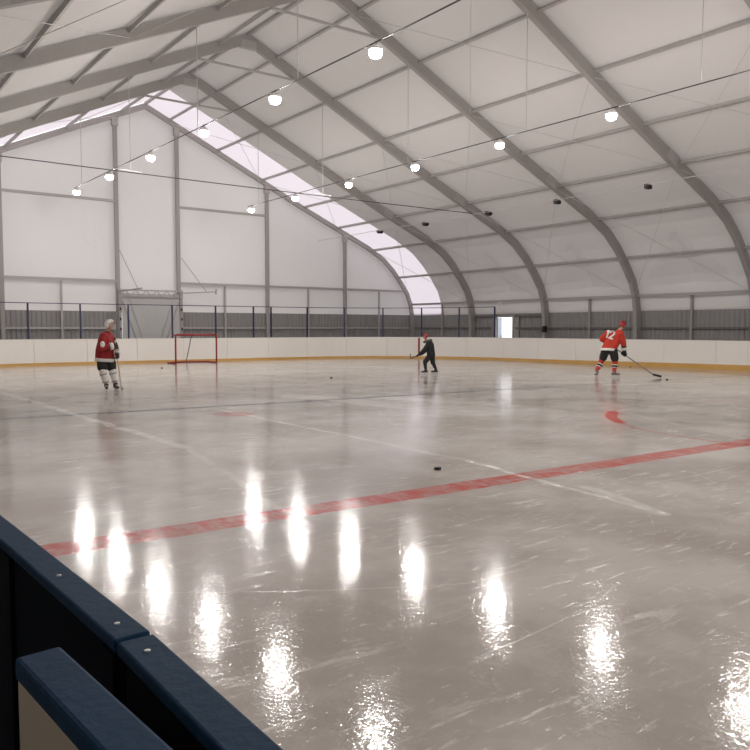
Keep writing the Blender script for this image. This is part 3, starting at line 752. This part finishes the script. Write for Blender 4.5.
# --- player with the white helmet (left)
p1 = empty('person', (5.64, 18.32, 0), 'skater in white helmet, deep red jersey, black shorts and white socks standing at left', 'person', rz=-math.atan2(5.64, 18.32))
def hip_leg(mb, hip, knee, ank, s=1.):
    chain(mb, [(*hip, .105 * s), (*knee, .062 * s), ]); chain(mb, [(*knee, .062 * s), ((knee[0] * .6 + ank[0] * .4), (knee[1] * .6 + ank[1] * .4) + .0, knee[2] * .6 + ank[2] * .4, .060 * s), (*ank, .042 * s)])
    mb.cap(ank, (ank[0], ank[1], ank[2] - .06), .04 * s)
def person(root, sp, m):
    s = sp['s']; mb = MB()
    pel, che, nec = sp['pelvis'], sp['chest'], sp['neck']
    sd = (V(sp['sh'][1]) - V(sp['sh'][0])).normalized()
    for a, b, r0, r1 in ((pel, che, .11, .125),):
        for k in (-1, 1):
            mb.cap(V(a) + sd * .055 * k * s, V(b) + sd * .075 * k * s, r0 * s, r1 * s)
    mb.cap(V(che) + V((0, 0, .05)), nec, .10 * s, .055 * s)
    mb.cap(nec, V(sp['head']) + V((0, 0, -.07 * s)), .053 * s, .052 * s)
    for sh, el, ha in zip(sp['sh'], sp['el'], sp['ha']):
        mb.cap(V(che) + V((0, 0, .05 * s)), sh, .08 * s, .065 * s); w_ = V(ha) + (V(el) - V(ha)).normalized() * .07 * s
        mb.cap(sh, el, .058 * s, .043 * s); mb.cap(el, w_, .043 * s, .028 * s)
        h = V(ha); mb.cap(w_, h + (w_ - h) * .3, .028 * s, .026 * s)
        for k in range(4): mb.cap(h + (w_ - h) * .3 + sd * (k - 1.5) * .012 * s, h + sd * (k - 1.5) * .014 * s, .009 * s, .008 * s, 1)
        mb.cap(w_ - (w_ - h) * .2, h + V((0, 0, .02)), .011 * s, .009 * s, 1)
    for h, k, a in zip(sp['hip'], sp['knee'], sp['ank']): hip_leg(mb, h, k, a, s)
    q, R, feats = head(mb, root, sp['head'], s, sp['face'])
    body = remesh(mb.build('body', M['skin'], root), .011, 3)
    feats(body)
    # shorts
    mb = MB()
    for k in (-1, 1): mb.cap(V(pel) + sd * .05 * k * s + V((0, 0, -.02)), V(pel) + sd * .05 * k * s + (V(che) - V(pel)) * .35, .15 * s * m.get('fat', 1), .12 * s * m.get('fat', 1))
    for h, k in zip(sp['hip'], sp['knee']):
        e = V(h) + (V(k) - V(h)) * m.get('plen', .78); mb.cap(h, e, .145 * s * m.get('fat', 1), m.get('pr', .115) * s)
    remesh(mb.build('shorts' if m.get('plen', .78) < 1.01 else 'trousers', m['pants'], body), .013, 4)
    # socks
    for k, a in zip(sp['knee'], sp['ank']):
        k, a = V(k), V(a); mid = k * .55 + a * .45; mb = MB()
        mb.cap(k + V((0, 0, .05)), mid, .082 * s, .078 * s); mb.cap(mid, a + V((0, 0, .03)), .078 * s, .056 * s)
        so = remesh(mb.build('sock', m['sock'], body), .012, 2)
        for (t, hgt, mm) in m.get('stripes', []):
            c = k + (a - k) * t; d = (a - k).normalized(); r = (.090 - .018 * max(0, t - .3)) * s
            MB().tube([c - d * hgt / 2, c + d * hgt / 2], r, 20).build('stripe', mm, so, True)
    # jersey
    mb = MB(); f = m.get('jf', 1.)
    hem = V(pel) + (V(che) - V(pel)).normalized() * m.get('hem', .02)
    for k in (-1, 0, 1):
        mb.cap(hem + sd * .06 * k * s, V(che) + sd * .085 * k * s, .155 * s * f, .15 * s * f)
    upv = (V(che) - V(pel)).normalized(); fwv = sd.cross(upv).normalized(); rg_ = []
    for zz, g in ((-m.get('drop', .12), 1.03), (.08, 1.0), (.26, .84)):
        rg_.append([mb.bm.verts.new(hem + upv * zz * s + sd * math.cos(t) * (.215 * s * f) * g + fwv * math.sin(t) * m.get('hw', .158) * s * f * g) for t in [2 * PI * i / 28 for i in range(28)]])
    for A_, B_ in zip(rg_, rg_[1:]):
        for i in range(28): mb.bm.faces.new((A_[i], A_[(i + 1) % 28], B_[(i + 1) % 28], B_[i]))
    mb.bm.faces.new(rg_[0][::-1]); mb.bm.faces.new(rg_[-1])
    mb.cap(V(che) + V((0, 0, .04)), V(nec) + V((0, 0, -.03)), .14 * s * f, .075 * s)
    for sh, el, ha in zip(sp['sh'], sp['el'], sp['ha']):
        mb.cap(V(che) + V((0, 0, .04 * s)), sh, .12 * s * f, .105 * s * f); mb.cap(sh, el, .10 * s * f, .085 * s * f)
        e = V(el) + (V(ha) - V(el)) * m.get('slv', .62); mb.cap(el, e, .085 * s * f, .065 * s * f)
    j = remesh(mb.build('coat' if m.get('coat') else 'jersey', m['jersey'], body), .013, 4)
    # white hem and cuffs
    up = (V(che) - V(pel)).normalized()
    if m.get('hemc'):
        mb = MB(); R0 = m.get('hw', .158) * s * f; c0 = hem - up * m.get('drop', .12) * s + up * .02
        ring = []
        fw = sd.cross(up).normalized()
        for zz, g in ((-.035, 1.06), (.045, 1.05)):
            ring.append([mb.bm.verts.new(c0 + up * zz + sd * math.cos(t) * (.215 * s * f) * g + fw * math.sin(t) * R0 * g) for t in [2 * PI * i / 28 for i in range(28)]])
        for i in range(28): mb.bm.faces.new((ring[0][i], ring[0][(i + 1) % 28], ring[1][(i + 1) % 28], ring[1][i]))
        h = mb.build('hem_band', m['hemc'], j, True); so = h.modifiers.new('t', 'SOLIDIFY'); so.thickness = .012
        for el, ha in zip(sp['el'], sp['ha']):
            d = (V(ha) - V(el)); e = V(el) + d * m.get('slv', .62); d.normalize()
            MB().tube([e - d * .0 * s, e + d * .085 * s], .088 * s * f, 16, .078 * s * f).build('cuff', m['hemc'], j, True)
    return body, j, q, R
SP1 = dict(s=1., pelvis=(-.03, .02, .83), chest=(-.01, .0, 1.20), neck=(.04, -.01, 1.41), head=(.09, -.03, 1.57),
           sh=((-.04, -.20, 1.30), (.08, .18, 1.30)), el=((-.12, -.32, 1.03), (.20, .05, 1.06)), ha=((.22, -.26, 1.09), (.26, -.12, .85)),
           hip=((-.095, -.03, .80), (.075, .05, .80)), knee=((-.09, -.12, .48), (.13, .0, .48)), ank=((-.01, -.06, .16), (.20, .0, .17)), face=(.9, -.42, -.12))
b1, j1, q1, R1 = person(p1, SP1, dict(jersey=M['jersey2'], pants=M['pants'], sock=M['white'], hemc=M['white'], fat=.86, plen=.72, pr=.118, hem=.06, jf=1.0, slv=.6, drop=.17, hw=.215, stripes=[(.2, .02, M['skateg']), (.8, .02, M['skateg'])]))
helmet(b1, q1, R1, 1.2, M['whiteh'])
sa, sb = V((.20, -.30, 1.25)), V((.33, -.02, .06))
sdir = sb - sa
glove(b1, sa + sdir * .135, (.12, -.28, 1.07), sdir, M['glove'], 1.2); glove(b1, sa + sdir * .335, (.24, -.08, .94), sdir, M['glove'], 1.2)
MB().ball((-.075, -.385, 1.12), .055, (1., .4, 1.35)).build('elbow_patch', M['white'], j1, True)
for a, t in (((-.01, -.06, .16), (.05, -1)), ((.20, .0, .17), (.35, -.95))): skate(b1, a, t, M['skate'])
stick('hockey_stick', p1, sa, sb, (.36, -.3, .05), 'pale hockey stick held upright by the skater in the white helmet', M['stick'], M['stick'])

# --- child in black coat
p2 = empty('person', (16.19, 18.85, 0), 'child in black coat and red helmet skating bent forward near the end boards', 'person', rz=-math.atan2(16.19, 18.85))
SP2 = dict(s=.76, pelvis=(.07, 0, .63), chest=(.04, 0, .92), neck=(-.04, 0, 1.07), head=(-.12, -.01, 1.22),
           sh=((-.01, -.12, .99), (.01, .12, .99)), el=((-.14, -.18, .80), (-.10, .16, .78)), ha=((-.34, -.08, .60), (-.27, .05, .63)),
           hip=((.03, -.06, .60), (.10, .06, .60)), knee=((-.13, -.05, .38), (.13, .08, .36)), ank=((-.10, -.05, .13), (.23, .09, .14)), face=(-1, -.15, -.25))
b2, j2, q2, R2 = person(p2, SP2, dict(jersey=M['coat'], pants=M['pants'], sock=M['pants'], coat=True, plen=1.0, pr=.10, fat=.85, jf=1.12, slv=.8, hem=.02, drop=.10))
helmet(b2, q2, R2, .92, M['redh'], False)
mb = MB(); mb.tube([(-.04 + .11 * math.cos(a), .115 * math.sin(a), 1.075 + .03 * math.cos(a)) for a in [2 * PI * k / 12 for k in range(13)]], .045, 10); mb.ball((.03, 0, 1.07), .085, (1.1, 1.2, .9))
remesh(mb.build('hood', M['hood'], j2), .012, 2)
sa, sb = V((-.12, .18, .70)), V((-.58, -.30, .52)); sdir = sb - sa
glove(b2, (-.36, -.07, .606), (-.28, -.11, .66), sdir, M['gloveb'], .85); glove(b2, (-.24, .055, .653), (-.22, .09, .72), sdir, M['gloveb'], .85)
for a, t in (((-.10, -.05, .13), (-1, -.1)), ((.23, .09, .14), (-1, .1))): skate(b2, a, t, M['skate'], .85)
stick('hockey_stick', p2, sa, sb, (-.60, -.38, .66), 'short hockey stick held low with blade raised by the child in black', M['stickd'], M['skateg'])

# --- player number 12
p3 = empty('person', (19.7, 14.34, 0), 'player in red jersey numbered 12 and red helmet seen from behind at right', 'person', rz=-math.atan2(19.7, 14.34))
SP3 = dict(s=1., pelvis=(-.09, 0, .88), chest=(.04, .05, 1.20), neck=(.19, .10, 1.43), head=(.28, .14, 1.58),
           sh=((-.13, .0, 1.34), (.22, -.03, 1.32)), el=((-.31, .08, 1.16), (.31, .0, 1.06)), ha=((-.12, .34, 1.02), (.35, .10, .80)),
           hip=((-.19, .02, .84), (.02, -.02, .82)), knee=((-.30, .07, .50), (.09, .02, .48)), ank=((-.45, -.04, .18), (.06, -.05, .16)), face=(.75, .55, -.35))
b3, j3, q3, R3 = person(p3, SP3, dict(jersey=M['jersey'], pants=M['pants'], sock=M['jersey'], hemc=M['white'], jf=1.06, plen=.75, pr=.12, hem=.06, slv=.56, drop=.15, fat=.93,
                                      stripes=[(.36, .03, M['white']), (.47, .06, M['pants']), (.58, .03, M['white'])]))
helmet(b3, q3, R3, 1., M['redh'], False)
sa, sb = V((-.14, .36, 1.03)), V((1.18, -.02, .10)); sdir = (sb - sa)
hp = sa + sdir * .36; hq = sa + sdir * .04
glove(b3, hp, (.33, .05, .93), sdir, M['gloveb'], 1.35, M['gloveb']); glove(b3, hq, (-.17, .28, 1.07), sdir, M['gloveb'], 1.2)
skate(b3, (-.45, -.04, .18), (-.25, -.95), M['skateg']); skate(b3, (.06, -.05, .16), (.85, .3), M['skateg'])
stick('hockey_stick', p3, sa, sb, (1.42, -.05, .04), 'long hockey stick reaching down to the ice from player 12', M['skateg'], M['tape'])
# the number on the back, laid on the cloth
dg = bpy.context.evaluated_depsgraph_get(); dg.update()
ev = j3.evaluated_get(dg); me = ev.to_mesh(); bvh = BVHTree.FromPolygons([v.co.copy() for v in me.vertices], [tuple(p.vertices) for p in me.polygons]); ev.to_mesh_clear()
def ribbon(mb, pts, w):
    P = []
    for a, b in zip(pts, pts[1:]):
        n = 6
        for i in range(n): P.append(V(a).lerp(V(b), i / n))
    P.append(V(pts[-1])); prev = None
    for i, p in enumerate(P):
        d = (P[min(i + 1, len(P) - 1)] - P[max(i - 1, 0)]).normalized(); n = V((-d.y, d.x)); row = []
        for k in range(5):
            c = p + n * w * (k / 4 - .5)
            # back of the jersey: centre and tilt of the number
            x = NC[0] + c.x * math.cos(NA) + c.y * math.sin(NA); z = NC[1] - c.x * math.sin(NA) + c.y * math.cos(NA)
            h = bvh.ray_cast(V((x, -2, z)), V((0, 1, 0)))
            row.append(mb.bm.verts.new((x, (h[0].y if h[0] else -.1) - .008, z)))
        if prev:
            for k in range(4): mb.bm.faces.new((prev[k], prev[k + 1], row[k + 1], row[k]))
        prev = row
NC = (-.075, 1.30); NA = math.radians(17)
mb = MB()
ribbon(mb, [(-.115, .06), (-.07, .115), (-.07, -.125)], .05)
ribbon(mb, [(-.015, .05), (.0, .1), (.05, .118), (.1, .095), (.105, .045), (.07, -.01), (-.005, -.105), (.12, -.105)], .05)
nb = mb.build('back_number', M['white'], j3); so = nb.modifiers.new('t', 'SOLIDIFY'); so.thickness = .004
nb['label'] = 'white number 12'

# ------------------------------------------------------------------ world, camera
w_ = bpy.data.worlds.new('World'); S.world = w_; w_.use_nodes = True
bg = w_.node_tree.nodes['Background']; bg.inputs[0].default_value = (.93, .95, 1, 1); bg.inputs[1].default_value = 1.35
cam = bpy.data.cameras.new('Camera'); co = bpy.data.objects.new('Camera', cam); COL.objects.link(co)
cam.sensor_width = 36; cam.lens = 36 * 760 / 750; cam.clip_start = .05; cam.clip_end = 500
co.location = (0, 0, 1.5); co.rotation_euler = (math.radians(90) - math.atan(47 / 760), 0, YAW)
S.camera = co

for o in list(S.objects):
    if 'category' in o: assert 4 <= len(o['label'].replace(',', ' ').split()) <= 16, o['label']
